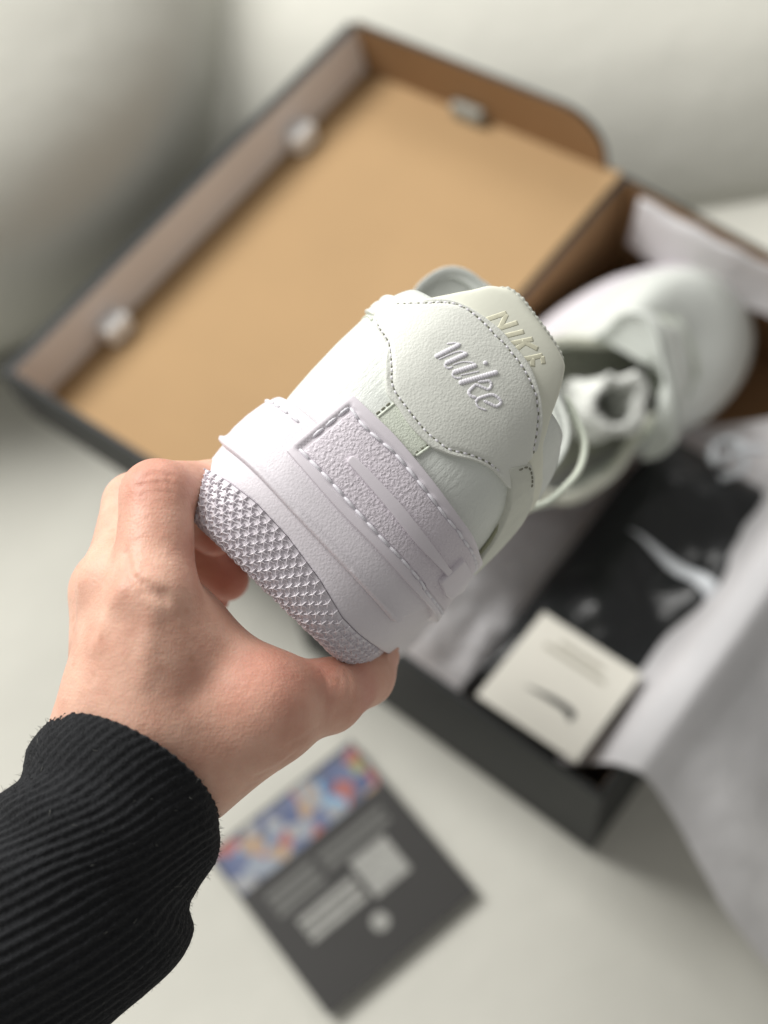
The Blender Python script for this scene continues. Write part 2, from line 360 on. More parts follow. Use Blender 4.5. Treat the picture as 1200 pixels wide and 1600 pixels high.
def make_shoe(name, label, matrix, hero=True):
    root = thing(name, label, 'sneaker', matrix, 'pair of white sneakers')
    S = .01
    sv = np.concatenate([np.linspace(-9, 9, 150), np.linspace(9, GIRTH-9, 130)[1:-1]]); ns = len(sv)
    # outsole: rounded rubber edge and flat bottom
    prof = PROF['outsole']; rows = []
    zt = tread_z(sv)
    ztop = zt-.03; cols = []
    for f in (0, .03, .06, .1, .15, .24, .36, .5, .66, .82, .94): cols.append(surf('outsole', sv, -.62+(ztop+.62)*f))
    cols.append(surf('outsole', sv, ztop, -.01)); cols.append(surf('outsole', sv, ztop+.02, -.05)); cols.append(surf('outsole', sv, ztop+.02, -.3))
    pts = np.stack(cols, 1)
    V = pts.reshape(-1, 3); Fc = grid_faces(ns, pts.shape[1], True)
    # flat bottom: join the two sides of the sole with strips
    k = len(V); cx = np.stack([pts[:, 0, 0]*.0, pts[:, 0, 1], pts[:, 0, 2]], 1); cx[:, 1] = np.clip(cx[:, 1], 2, 26)
    V = np.vstack([V, cx])
    for i in range(ns):
        j = (i+1) % ns; Fc.append((i*pts.shape[1], k+i, k+j, j*pts.shape[1]))
    outsole = recalc(mesh('outsole', V, Fc, M['outsole'], root, scale=S))
    if hero:
        # raised stars on the rounded heel edge of the outsole, row below row
        arc = [(z, float(pl(z, prof))) for z in np.linspace(1.05, -.61, 60)]
        al = np.concatenate([[0], np.cumsum([math.hypot(arc[i+1][0]-arc[i][0], arc[i+1][1]-arc[i][1]) for i in range(59)])])
        az = np.array([a[0] for a in arc])
        row = 0
        for r in range(11):
            for i in range(-27, 16):
                s = i*.30+(r % 2)*.15
                top = float(tread_z(s)); a0 = np.interp(-top, -az, al)+.18+r*.215
                if a0 > al[-1]-.12 or s < -6.8 or s > 4.2: continue
                z = float(np.interp(a0, al, az))
                p = surf('outsole', np.array(s), np.array(z)); n = nrm_of('outsole', np.array(s), np.array(z))
                n = Vector(n); t = Vector(surf('outsole', np.array(s+.1), np.array(z))-surf('outsole', np.array(s-.1), np.array(z))).normalized()
                b = n.cross(t).normalized(); t = b.cross(n)
                m = Matrix((t, b, n)).transposed().to_4x4(); m.translation = Vector(p)*S
                o = bpy.data.objects.new('tread_star', STAR); link(o, outsole, m @ Matrix.Rotation(rnd.uniform(-.12, .12), 4, 'Z'))
        parts = []
        for s in (4.3, 4.55, 4.8, 5.05):   # plain ribs where the stars run out
            z0 = float(tread_z(s))-.12; path = [surf('outsole', np.array(s), np.array(z), .0) for z in np.linspace(z0, z0-.5, 5)]
            parts.append(tube_geo(path, [.02, .035, .035, .035, .02], 6))
        o = mesh('tread_ribs', *join_geo(parts), M['outsole'], outsole, scale=S); tag(o, kind='stuff')
    # midsole wall with its rolled top
    zz = np.concatenate([np.linspace(0, 1, 12)])
    cols = []
    for dz, d in ((.0, -.3), (.0, -.06), (.02, -.015)): cols.append(surf('midsole', sv, zt+dz, d))
    for f in zz: cols.append(surf('midsole', sv, zt+.05+(3.72-zt-.05)*f))
    for z, d in ((3.82, -.0), (3.9, -.0), (3.96, -.03), (3.99, -.1), (4.0, -.3), (3.97, -.6)): cols.append(surf('midsole', sv, np.full(ns, z), d))
    pts = np.stack(cols, 1); mid = recalc(mesh('midsole', pts.reshape(-1, 3), grid_faces(ns, pts.shape[1], True), M['rubber'], root, scale=S))
    # raised band round the midsole, its lower edge a rolled rib, ending on the outer side
    low = [(-10.5, 1.72), (-8, 1.72)]+DESIGN['band_low'][:-1]+[(2.4, 1.33), (3.1, 1.28)]
    low = smooth_line(low, 4)
    if hero:
        poly = np.vstack([low, [(3.16, 1.27), (3.64, 2.03), (4.1, 2.9), (4.35, 3.9)], [(-10.5, 3.86)]])
        def roll(uv, d):
            zl = np.interp(uv[:, 0], low[:, 0], low[:, 1]); t = (uv[:, 1]-zl)
            return .13*np.exp(-((t-.12)/.1)**4)-.03*np.exp(-((t-.40)/.14)**2)
        mesh('midsole_band', *patch_geo(poly, fn_of('midsole', 0), .13, .1, .1, .04, roll), M['rubber'], mid, scale=S)
    # pebbled-leather upper
    vv = np.linspace(0, 1, 26)
    pts = np.stack([upper_pt(sv, np.full(ns, v)) for v in vv], 1)
    up = recalc(mesh('upper', pts.reshape(-1, 3), grid_faces(ns, len(vv), True), M['leather_soft'], root, scale=S))
    sol = up.modifiers.new('thickness', 'SOLIDIFY'); sol.thickness = .0035; sol.offset = -1
    # padded collar roll along the opening, insole
    if not hero:
        rim = [upper_pt(np.array([s]), np.array([1.0]))[0]+np.array([0, 0, -.15]) for s in np.linspace(-16, 16, 60)]
        mesh('collar_roll', *tube_geo(rim, [.34]*60, 10), M['lining'], root, scale=S)
    x, y, nx, ny = outline(sv); ins = np.stack([x-nx*.4, y-ny*.4, np.full(ns, 4.0)+spring(y)], 1)
    cen = ins.copy(); cen[:, 0] = 0; cen[:, 1] = np.clip(cen[:, 1], 2, 26)
    mesh('insole', np.vstack([ins, cen]), [(i, (i+1) % ns, ns+(i+1) % ns, ns+i) for i in range(ns)], M['lining'], root, scale=S)
    # tongue: a wide padded flap arched over the throat, its rim turned out
    arch = np.array([(-3.2, 8.3), (-3.4, 9.4), (-3.9, 10.7), (-3.6, 11.95), (-2.6, 12.45), (-1, 12.2), (1, 11.9), (2.3, 11.45), (3.2, 11.05), (3.8, 10.5), (4.1, 9.6), (4.1, 8.5)])
    aa = smooth_line(arch, 5); na = len(aa); rows = []
    for y, wd, dz, cz in ((10.1, .05, 0, 1), (10.0, .4, 0, 1), (9.9, .75, 0, 1), (9.75, .94, 0, 1), (9.55, 1.0, .04, 1), (9.6, 1.01, .05, 1), (9.85, 1.01, .0, 1), (10.4, .98, -.2, 1), (12, .86, -.9, .95), (14.5, .62, -2.2, .8), (17.5, .45, -3.6, .6), (20.5, .34, -5.2, .4)):
        zc = 10.6; rows.append(np.stack([aa[:, 0]*wd, np.full(na, y), zc+(aa[:, 1]-zc)*wd*cz+dz+1.0*(wd < .9)*(1-wd)], 1))
    pts = np.stack(rows, 0); tg = recalc(mesh('tongue', pts.reshape(-1, 3), grid_faces(len(rows), na), M['leather_soft'], root, scale=S))
    sol = tg.modifiers.new('thickness', 'SOLIDIFY'); sol.thickness = .004
    # flat laces across the throat
    for k, y in enumerate((12.2, 13.9, 15.6, 17.2, 18.8)):
        w = 2.5-k*.18; z = 9.25-.52*k
        path = [(-w-.6, y+.25, z-.75), (-w, y+.1, z-.2), (-w*.4, y, z+.12), (w*.4, y, z+.12), (w, y+.1, z-.2), (w+.6, y+.25, z-.75)]
        path = smooth_line(path, 4); mesh('lace', *tube_geo(path, [.36]*len(path), 8, [(0, .2, 1)]*len(path), .35), M['leather_fine'], root, scale=S)
    if hero:
        loop = smooth_line([(1.6, 10.4, 10.9), (2.6, 10.2, 11.6), (3.6, 10.0, 11.3), (4.3, 9.9, 10.9), (4.78, 9.8, 10.1), (4.85, 9.8, 9.2), (4.75, 9.8, 8.4), (4.4, 9.6, 7.7)], 5)
        mesh('lace', *tube_geo(loop, [.17]*len(loop), 8, [(1, .3, 0)]*len(loop), .8), M['leather_fine'], root, scale=S)
        heel_details(root, mid, up)
    return root

def line_on(layer, pts, h=0, n=5):
    L = smooth_line(pts, n); return surf(layer, L[:, 0], L[:, 1], h), nrm_of(layer, L[:, 0], L[:, 1], h)

def heel_details(root, mid, up):
    S = .01; D = DESIGN
    # heel counter: a thick rubber plate with a raised frame, a grained field, a stitched edge and a bar
    lowl = [p for p in D['plate_low'][:-1]]+[(3.9, 2.34), (6, 2.3), (9, 2.3)]; topl = D['plate_top']+[(6, 4.6), (9, 4.55)]
    poly = np.vstack([smooth_line(lowl, 4), smooth_line(topl, 4)[::-1]])
    il = [p for p in D['plate_in_low']]+[(6, 2.55), (9, 2.55)]; it = D['plate_in_top']+[(6, 4.35), (9, 4.3)]
    ipoly = np.vstack([smooth_line(il, 4), smooth_line(it, 4)[::-1]])
    def frame(uv, d):
        di = np.where(inside(ipoly, uv), seg_dist(ipoly, uv), -seg_dist(ipoly, uv)); t = np.clip(di/.045+.5, 0, 1)
        return -.095*t*t*(3-2*t)
    plate = mesh('heel_counter', *patch_geo(poly, fn_of('counter', 0), .12, .55, .065, .035, frame), M['rubber_smooth'], root, scale=S)
    def grow(P, k):
        c = P.mean(0); return c+(P-c)*k
    inn = ipoly.copy(); cz = np.interp(inn[:, 0], [-2, 9], [3.85, 3.45])
    inn[:, 1] = cz+(inn[:, 1]-cz)*.88; inn[:, 0] = np.where(inn[:, 0] < 0, inn[:, 0]+.15*np.clip(-inn[:, 0]/1.9, 0, 1), inn[:, 0])
    mesh('grained_panel', *patch_geo(inn, fn_of('counter', .02), .05, .1, .12, .05), M['rubber_grain'], plate, scale=S)
    loop = [(-1.86, 4.9)]; st = []
    for seg in ([(p[0]+.03, p[1]-.07) for p in it], [(p[0]+.03, p[1]+.06) for p in il], [(-1.80, 4.85), (-1.86, 3.9), (-1.90, 2.98)]):
        L, N = line_on('counter', seg, .03); st.append(stitch_geo(L, N, .46, .02, .05, n=8))
    tag(mesh('stitching', *join_geo(st), M['thread'], plate, scale=S), kind='stuff')
    bl = D['bar_low'][:-1]+[(3.12, 3.36)]; bt = D['bar_top']
    bl = [(p[0], p[1]-.03) for p in bl]+[(3.3, 3.3)]; bt = [(p[0], p[1]+.03) for p in bt]+[(3.32, 3.58)]
    bar = np.vstack([resample(smooth_line(bl, 4), .1), resample(smooth_line(bt, 4), .1)[::-1]])
    mesh('raised_bar', *patch_geo(bar, fn_of('counter', .05), .15, .1, .05, .018), M['rubber_smooth'], plate, scale=S)
    blk = np.array([(3.2, 3.05), (3.38, 4.05), (4.6, 3.98), (5.2, 3.5), (4.3, 2.98), (3.85, 2.93)])
    mesh('end_block', *patch_geo(blk, fn_of('counter', .04), .17, .1, .07, .04), M['rubber_smooth'], plate, scale=S)
    # stitched line along the midsole top, left of the counter
    L, N = line_on('midsole', [(-6, 3.55), (-4.6, 3.5), (-3.6, 3.5), (-2.3, 3.52)], .14)
    tag(mesh('stitching', *stitch_geo(L, N, .42, .14, .05, n=8), M['thread'], mid, scale=S), kind='stuff')
    # heel strip under the tab, sewn across at both ends
    st_ = [np.array(p) for p in D['strip']]
    poly = np.array([(-1.12, 4.9), (-1.05, 6.1), (.52, 6.0), (.42, 4.9)])
    strip = mesh('heel_strip', *patch_geo(poly, fn_of('upper', .0), .05, .1, .13, .05), M['leather_fine'], up, scale=S)
    ge = []; gh = []
    for seg in ([(-1.1, 5.2), (-1.02, 5.9)], [(.46, 5.15), (.56, 5.7)]):
        L, N = line_on('upper', seg, .04); ge.append(tube_geo(L, [.045]*len(L), 6, N)); 
        q = [(p[0]-.09 if p[0] > 0 else p[0]-.1, p[1]) for p in seg]; L, N = line_on('upper', q, .02); gh.append(stitch_geo(L, N, .13, .06, .03))
    mesh('piping', *join_geo(ge), M['leather_fine'], strip, scale=S); tag(mesh('stitching', *join_geo(gh), M['hole'], strip, scale=S), kind='stuff')
    # heel tab
    tb = D['tab']; tp = np.vstack([[(-6.2, 7.75)], smooth_line([(-6.2, 8.45), (-4.9, 8.42)]+tb[1:19], 3), [(3.22, 7.0), (3.4, 6.55)], smooth_line(tb[20:], 3)])
    stl = np.array([(-6, 7.95)]+D['tab_st_low']); stt = np.array([(-6, 8.25)]+D['tab_st_top'])
    def puff(uv, d):
        ds = np.minimum(seg_dist(stl, uv, False), seg_dist(stt, uv, False))
        return -.075*np.exp(-(ds/.055)**2)+.05*np.clip((d-.3)/.9, 0, 1)
    tab = mesh('heel_tab', *patch_geo(tp, fn_of('upper', .06), .12, .12, .075, .05, puff), M['leather'], root, scale=S)
    g1 = []; g2 = []
    for ln in (D['tab_st_low'], D['tab_st_top']):
        L, N = line_on('upper', ln, .105); g1.append(stitch_geo(L, N, .12, .11, .034, phase=.05)); g2.append(stitch_geo(L, N, .08, .15, .03, phase=.185, lift=.0))
    tag(mesh('stitching', *join_geo(g1), M['thread'], tab, scale=S), kind='stuff')
    tag(mesh('needle_holes', *join_geo(g2), M['hole'], tab, scale=S), kind='stuff')
    # embroidered script, one object for each letter
    for letter in D['script']:
        parts = []
        for pts, w in letter:
            L = resample(smooth_line(pts, 6) if len(pts) > 2 else np.array(pts, float), .02); n = len(L)
            P = surf('upper', L[:, 0], L[:, 1], .238); N = nrm_of('upper', L[:, 0], L[:, 1])
            r0 = .07*w if w > .5 else .06*w+.006
            tt = np.linspace(0, 1, n); taper = np.minimum(1, np.minimum(tt, 1-tt)*n*.02/.06+.45)
            rr = r0*taper*(1+.09*np.where((np.arange(n)//2) % 2 == 0, 1, -1))
            parts.append(tube_geo(P, rr, 12, N, .5))
        mesh('embroidered_letter', *join_geo(parts), M['thread'], tab, scale=S)
    # collar lining rising above the tab, with a bound edge and faded print
    ln = D['lining']
    rimline = smooth_line(ln[:-3]+[(4.9, 7.75), (6.2, 7.5), (8.5, 7.35)], 3)
    poly = np.vstack([rimline, [(8.5, 6.6), (5, 6.6), (2.2, 7.6), (0, 8.6), (-2.5, 8.2), (-3.4, 8.3)]])
    lin = mesh('collar_lining', *patch_geo(poly, fn_of('upper', -.16), .22, .35, .13, .2), M['lining'], up, scale=S)
    bind = smooth_line(ln[5:15], 4); P = surf('upper', bind[:, 0], bind[:, 1], -.24); N = nrm_of('upper', bind[:, 0], bind[:, 1])
    n = len(bind); Q = resample(np.hstack([P, N]), .045); n = len(Q)
    rr = [.105*(1+(.16 if (i // 2) % 2 == 0 else -.1))*min(1, .35+i*.08, .35+(n-1-i)*.08) for i in range(n)]
    mesh('collar_binding', *tube_geo(Q[:, :3], rr, 8, Q[:, 3:], .8), M['webbing'], lin, scale=S)
    for a, b in ((0, 3), (3, 4), (4, 7), (7, 10)):
        parts = []
        for seg in D['print'][a:b]:
            L = resample(np.array(seg, float), .05); P = surf('upper', L[:, 0], L[:, 1], .061); N = nrm_of('upper', L[:, 0], L[:, 1])
            parts.append(tube_geo(P, [.078]*len(P), 8, N, .06))
        mesh('printed_letter', *join_geo(parts), M['print'], lin, scale=S)
    # woven side tab running down from the collar
    wl = smooth_line(D['web_left']+[(5.9, 4.3)], 4); wr = smooth_line([(3.05, 7.45), (3.5, 7.35), (4.2, 7.15), (5.2, 6.9), (6.4, 6.3), (7.2, 5.5), (7.6, 4.3)], 4)
    mesh('side_tab', *patch_geo(np.vstack([wl, wr[::-1]]), fn_of('upper', .1), .12, .15, .12, .05), M['webbing'], up, scale=S)
    pat = np.array([(2.8, 6.95), (3.3, 6.75), (3.62, 7.1), (3.15, 7.33)])
    L, N = line_on('upper', [(2.85, 7.0), (3.05, 7.3), (3.5, 7.2), (3.95, 7.0)], .22); tag(mesh('stitching', *stitch_geo(L, N, .13, .06, .03), M['hole'], up, scale=S), kind='stuff')
    L, N = line_on('upper', [(2.62-.06, 6.9), (3.2, 6.54), (3.7, 6.27), (4.4, 5.85), (5.0, 5.26), (5.4, 4.7)], .05)
    mesh('seam', *tube_geo(L, [.07]*len(L), 6, N), M['seam'], up, scale=S)
    L, N = line_on('upper', [(-3.8, 7.36), (-4.6, 7.5), (-5.6, 7.55), (-7, 7.5)], .01)
    mesh('seam', *tube_geo(L, [.05]*len(L), 6, N), M['leather_fine'], up, scale=S)
HOLD = Matrix(((.78614, -.52319, .32902, .16061), (.61337, .72580, -.31142, -.06580), (-.07587, .44663, .89149, .48697), (0, 0, 0, 1)))
SHOE = Matrix(((0.71979, -0.04822, 0.69252, -0.02977), (-0.69414, -0.0625, 0.71712, -0.01771), (0.0087, -0.99688, -0.07846, 0.0), (0.0, 0.0, 0.0, 1.0)))
held = make_shoe('sneaker', 'white leather sneaker held up by its heel, embroidered heel tab and star tread showing', HOLD @ SHOE)
# ---------------------------------------------------------------- the hand and its sleeve (centimetres, in the frame of the held shoe)
BONES = [  # name, start, radius, end, radius
    ('forearm', (-10.0, -11.48, -0.6), 1.9, (-7.85, -8.13, -0.5), 1.9),
    ('wrist', (-8.32, -7.8, -0.5), 1.8, (-7.45, -5.53, -0.4), 1.85),
    ('wristb', (-7.24, -8.54, -0.5), 1.85, (-6.22, -6.25, -0.3), 1.85),
    ('carpus', (-6.9, -5.89, -0.3), 1.95, (-6.54, -4.24, -0.4), 2.1),
    ('mc2', (-6.39, -5.76, 0.6), 1.25, (-6.52, -2.52, 0.55), 1.25),
    ('mc3', (-7.41, -5.93, -0.6), 1.3, (-7.65, -2.24, -0.9), 1.25),
    ('mc4', (-8.13, -6.12, -2.0), 1.3, (-8.34, -2.43, -2.8), 1.15),
    ('mc5', (-8.45, -6.49, -3.2), 1.2, (-8.37, -3.23, -4.4), 1.05),
    ('palm', (-6.35, -4.88, -1.2), 1.6, (-6.42, -3.01, -1.2), 1.3),
    ('palm2', (-7.14, -5.09, -3.0), 1.5, (-7.07, -3.34, -3.2), 1.2),
    ('i1', (-6.5, -2.44, 0.5), 1.18, (-6.59, 0.46, -0.7), 1.06),
    ('i2', (-6.59, 0.46, -0.7), 1.04, (-5.25, 0.68, -2.7), 0.88),
    ('i3', (-5.25, 0.68, -2.7), 0.86, (-4.56, 0.0, -4.0), 0.7),
    ('m1', (-7.65, -2.14, -0.9), 1.15, (-7.61, 0.2, -3.2), 1.03),
    ('m2', (-7.61, 0.2, -3.2), 1.0, (-6.36, 0.0, -5.2), 0.88),
    ('m3', (-6.36, 0.0, -5.2), 0.86, (-5.48, -0.72, -5.6), 0.72),
    ('r1', (-8.34, -2.43, -2.8), 1.1, (-8.14, -0.62, -5.4), 0.98),
    ('r2', (-8.14, -0.62, -5.4), 0.95, (-6.74, -1.07, -7.2), 0.85),
    ('r3', (-6.74, -1.07, -7.2), 0.83, (-5.26, -2.26, -7.4), 0.74),
    ('l1', (-8.37, -3.23, -4.4), 1.0, (-7.96, -1.91, -6.8), 0.85),
    ('l2', (-7.96, -1.91, -6.8), 0.83, (-6.74, -2.28, -8.0), 0.75),
    ('l3', (-6.74, -2.28, -8.0), 0.73, (-5.89, -2.95, -8.2), 0.62),
    ('t0', (-6.33, -6.42, -0.2), 1.85, (-3.66, -5.58, -0.1), 1.5),
    ('t0b', (-5.53, -7.28, -0.4), 1.65, (-3.49, -5.92, -0.3), 1.35),
    ('t1', (-3.66, -5.58, -0.1), 1.36, (-1.71, -5.46, -1.6), 1.02),
    ('t2', (-1.71, -5.46, -1.6), 1.06, (-0.59, -5.08, -3.6), 0.87),
    ('t3', (-0.59, -5.08, -3.6), 0.84, (-0.12, -4.55, -4.3), 0.62),
    ('web', (-5.54, -3.88, -0.5), 1.3, (-3.95, -5.24, -0.3), 1.3),
]
def skin_sdf(X):
    def cone(p0, r0, p1, r1):
        a = np.array(p0); ab = np.array(p1)-a; l = ab@ab
        t = np.clip(((X[..., 0]-a[0])*ab[0]+(X[..., 1]-a[1])*ab[1]+(X[..., 2]-a[2])*ab[2])/l, 0, 1)
        d2 = sum((X[..., k]-a[k]-t*ab[k])**2 for k in range(3))
        return np.sqrt(d2)-(r0+(r1-r0)*t)
    def smin(a, b, k):
        h = np.clip(.5+.5*(b-a)/k, 0, 1); return b+(a-b)*h-k*h*(1-h)
    palm = None; fingers = {}
    for n, p0, r0, p1, r1 in BONES:
        d = cone(p0, r0, p1, r1)
        if n[0] in 'imrl' and n[1].isdigit():
            fingers[n[0]] = d if n[0] not in fingers else smin(fingers[n[0]], d, .22)
        elif n[0] == 't' and n[1] in '123':
            fingers['t'] = d if 't' not in fingers else smin(fingers['t'], d, .45)
        else:
            palm = d if palm is None else smin(palm, d, .75)
    D = None
    for k, f in fingers.items():
        q = smin(palm, f, .9 if k == 't' else .55); D = q if D is None else smin(D, q, .07)
    return D
def polar_dist(X, pts):
    d = np.full(X.shape[:-1], 9e9); P = np.array(pts)
    for a, b in zip(P[:-1], P[1:]):
        ab = b-a; t = np.clip(((X-a)@ab)/(ab@ab), 0, 1); d = np.minimum(d, np.linalg.norm(X-a-t[..., None]*ab, axis=-1))
    return d
def surface_nets(D, lo, h):
    nx, ny, nz = D.shape; ins = D < 0
    c = np.zeros((nx-1, ny-1, nz-1), np.int8)
    for i in (0, 1):
        for j in (0, 1):
            for k in (0, 1): c += ins[i:nx-1+i, j:ny-1+j, k:nz-1+k]
    act = (c > 0) & (c < 8); idx = -np.ones(act.shape, int); A = np.argwhere(act); idx[act] = np.arange(len(A))
    acc = np.zeros((len(A), 3)); cnt = np.zeros(len(A)); cor = [(i, j, k) for i in (0, 1) for j in (0, 1) for k in (0, 1)]
    val = {q: D[A[:, 0]+q[0], A[:, 1]+q[1], A[:, 2]+q[2]] for q in cor}
    for a in cor:
        for ax in range(3):
            if a[ax]: continue
            b = list(a); b[ax] = 1; b = tuple(b); va, vb = val[a], val[b]; m = (va < 0) != (vb < 0)
            t = np.where(m, va/np.where(m, va-vb, 1), 0); p = np.array(a, float)[None]+t[:, None]*(np.array(b)-np.array(a))[None]
            acc[m] += p[m]; cnt[m] += 1
    V = lo+(A+acc/cnt[:, None])*h; Fc = []
    for ax in range(3):
        u, v = (ax+1) % 3, (ax+2) % 3
        s0 = [slice(None)]*3; s1 = [slice(None)]*3; s0[ax] = slice(0, -1); s1[ax] = slice(1, None)
        E = np.argwhere(ins[tuple(s0)] != ins[tuple(s1)]); E = E[(E[:, u] > 0) & (E[:, v] > 0)]
        E = E[(E[:, u] < D.shape[u]-1) & (E[:, v] < D.shape[v]-1)]
        sgn = ins[E[:, 0], E[:, 1], E[:, 2]]
        def at(du, dv):
            q = E.copy(); q[:, u] -= du; q[:, v] -= dv; return idx[q[:, 0], q[:, 1], q[:, 2]]
        Q = np.stack([at(1, 1), at(0, 1), at(0, 0), at(1, 0)], 1); Q[~sgn] = Q[~sgn][:, ::-1]
        Fc.append(Q[(Q >= 0).all(1)])
    return V, np.vstack(Fc)

def skin_material():
    m = bpy.data.materials.new('skin'); m.use_nodes = True; nt = m.node_tree; b = nt.nodes['Principled BSDF']
    at = nt.nodes.new('ShaderNodeAttribute'); at.attribute_name = 'flush'
    tc = nt.nodes.new('ShaderNodeTexCoord')
    n = nt.nodes.new('ShaderNodeTexNoise'); n.inputs['Scale'].default_value = 90; n.inputs['Detail'].default_value = 6; nt.links.new(tc.outputs['Object'], n.inputs['Vector'])
    base = nt.nodes.new('ShaderNodeMix'); base.data_type = 'RGBA'; base.inputs['A'].default_value = srgb(226, 183, 161); base.inputs['B'].default_value = srgb(208, 160, 139)
    rmp = nt.nodes.new('ShaderNodeMapRange'); rmp.inputs['From Min'].default_value = .35; rmp.inputs['From Max'].default_value = .68; nt.links.new(n.outputs['Fac'], rmp.inputs['Value']); nt.links.new(rmp.outputs['Result'], base.inputs['Factor'])
    red = nt.nodes.new('ShaderNodeMix'); red.data_type = 'RGBA'; red.inputs['B'].default_value = srgb(196, 118, 102)
    nt.links.new(base.outputs['Result'], red.inputs['A']); nt.links.new(at.outputs['Fac'], red.inputs['Factor'])
    # a few faint freckles
    fr = nt.nodes.new('ShaderNodeTexVoronoi'); fr.inputs['Scale'].default_value = 95; nt.links.new(tc.outputs['Object'], fr.inputs['Vector'])
    fm = nt.nodes.new('ShaderNodeMapRange'); fm.inputs['From Min'].default_value = .05; fm.inputs['From Max'].default_value = .16; fm.inputs['To Min'].default_value = .3; fm.inputs['To Max'].default_value = 0; nt.links.new(fr.outputs['Distance'], fm.inputs['Value'])
    fx = nt.nodes.new('ShaderNodeMix'); fx.data_type = 'RGBA'; fx.inputs['B'].default_value = srgb(172, 118, 92)
    nt.links.new(red.outputs['Result'], fx.inputs['A']); nt.links.new(fm.outputs['Result'], fx.inputs['Factor']); nt.links.new(fx.outputs['Result'], b.inputs['Base Color'])
    b.inputs['Roughness'].default_value = .48; b.inputs['Specular IOR Level'].default_value = .32
    b.inputs['Subsurface Weight'].default_value = .25; b.inputs['Subsurface Radius'].default_value = (1, .35, .2); b.inputs['Subsurface Scale'].default_value = .005
    prev = None
    for sc, st, ds, kind in ((( 420, 420, 420), .3, .0006, 'n'), ((1400, 900, 1400), .32, .00022, 'v'), ((300, 1500, 300), .26, .0003, 'n')):
        mp = nt.nodes.new('ShaderNodeMapping'); mp.inputs['Scale'].default_value = sc; mp.inputs['Rotation'].default_value = (0, 0, -.35); nt.links.new(tc.outputs['Object'], mp.inputs['Vector'])
        t = nt.nodes.new('ShaderNodeTexVoronoi' if kind == 'v' else 'ShaderNodeTexNoise'); t.inputs['Scale'].default_value = 1
        nt.links.new(mp.outputs['Vector'], t.inputs['Vector'])
        bp = nt.nodes.new('ShaderNodeBump'); bp.inputs['Strength'].default_value = st; bp.inputs['Distance'].default_value = ds
        nt.links.new(t.outputs['Distance' if kind == 'v' else 'Fac'], bp.inputs['Height'])
        if prev: nt.links.new(prev, bp.inputs['Normal'])
        prev = bp.outputs['Normal']
    nt.links.new(prev, b.inputs['Normal']); return m
M['skin'] = skin_material()
M['nail'] = material('nail', srgb(222, 170, 152), .3, .05, 200, spec=.5)
M['knit'] = material('black_rib_knit', srgb(43, 44, 46), .95, .35, 900, [('noise', (1600, 1600, 1600), .8, .0006), ('noise', 500, .4, .0008)], spec=.1, sheen=.1)
M['lint'] = material('pale_lint', srgb(120, 120, 116), .9, .2, 900, spec=.1)

person = thing('person', 'bare left hand in a black ribbed knit sleeve gripping the raised white sneaker', 'person', HOLD)
lo = np.array([-12.5, -13.5, -9.6]); hi = np.array([1.6, 2.6, 3.6]); h = .095
ax = [np.arange(lo[k], hi[k], h) for k in range(3)]
X = np.stack(np.meshgrid(*ax, indexing='ij'), -1)
D = skin_sdf(X)
CREASES = [  # folds of the skin: path, depth, width
    ([(-7.21, -1.11, 0.95), (-7.1, -1.42, 1.25), (-6.96, -1.72, 1.55), (-6.74, -1.91, 1.73), (-6.43, -2.05, 1.79), (-5.99, -2.29, 1.73)], 0.2, 0.075),
    ([(-6.6, -2.18, 1.82), (-6.29, -2.27, 1.82), (-5.92, -2.47, 1.73)], 0.1, 0.09),
    ([(-6.82, -1.64, 1.55), (-6.52, -1.79, 1.67), (-6.2, -1.93, 1.7)], -0.05, 0.16),
    ([(-6.86, 0.94, 0.23), (-6.46, 1.09, 0.17), (-6.05, 1.02, 0.08)], 0.06, 0.07),
    ([(-6.92, 0.72, 0.32), (-6.43, 0.85, 0.32), (-6.0, 0.78, 0.17)], 0.07, 0.07),
    ([(-6.84, 0.51, 0.41), (-6.42, 0.6, 0.41), (-6.03, 0.54, 0.26)], 0.04, 0.07),
    ([(-2.59, -6.52, 0.92), (-2.16, -6.31, 0.56), (-1.82, -6.1, 0.11)], 0.07, 0.08),
    ([(-1.47, -5.86, -0.37), (-1.02, -5.72, -0.73)], 0.04, 0.07),
    ([(-1.76, -4.62, -0.55), (-1.62, -5.05, -0.25), (-1.68, -5.48, -0.01)], 0.03, 0.08),
    ([(-3.6, -7.46, 0.65), (-3.07, -7.21, 0.53), (-2.52, -6.81, 0.56)], 0.06, 0.08),
    ([(-3.88, -7.75, 0.53), (-3.45, -7.58, 0.29), (-2.89, -7.16, 0.44)], 0.04, 0.07),
    ([(-1.12, -4.68, -1.03), (-0.97, -5.03, -0.85), (-1.02, -5.48, -0.7)], 0.04, 0.07),
    ([(-2.85, -6.68, 1.01), (-2.64, -7.09, 0.2)], 0.04, 0.06),
    ([(-7.98, -3.72, 1.22), (-7.6, -2.83, 1.37), (-7.29, -2.2, 1.58)], -0.07, 0.3),
    ([(-6.53, -4.53, 1.97), (-6.41, -3.49, 1.91), (-6.32, -2.79, 1.85)], -0.06, 0.28),
    ([(-5.26, -5.09, 1.64), (-4.78, -4.6, 1.31), (-4.47, -3.93, 0.92)], 0.06, 0.35),
]
for pts, dep, wid in CREASES:
    P = np.array(pts); a, b = P.min(0)-.8, P.max(0)+.8
    sl = tuple(slice(max(0, int((a[k]-lo[k])/h)), int((b[k]-lo[k])/h)+1) for k in range(3))
    dd = polar_dist(X[sl], P); D[sl] += dep*np.exp(-(dd/wid)**2)
V, Fc = surface_nets(D, lo, h)
del X, D
hand = mesh('hand', V, Fc, M['skin'], person, scale=.01)
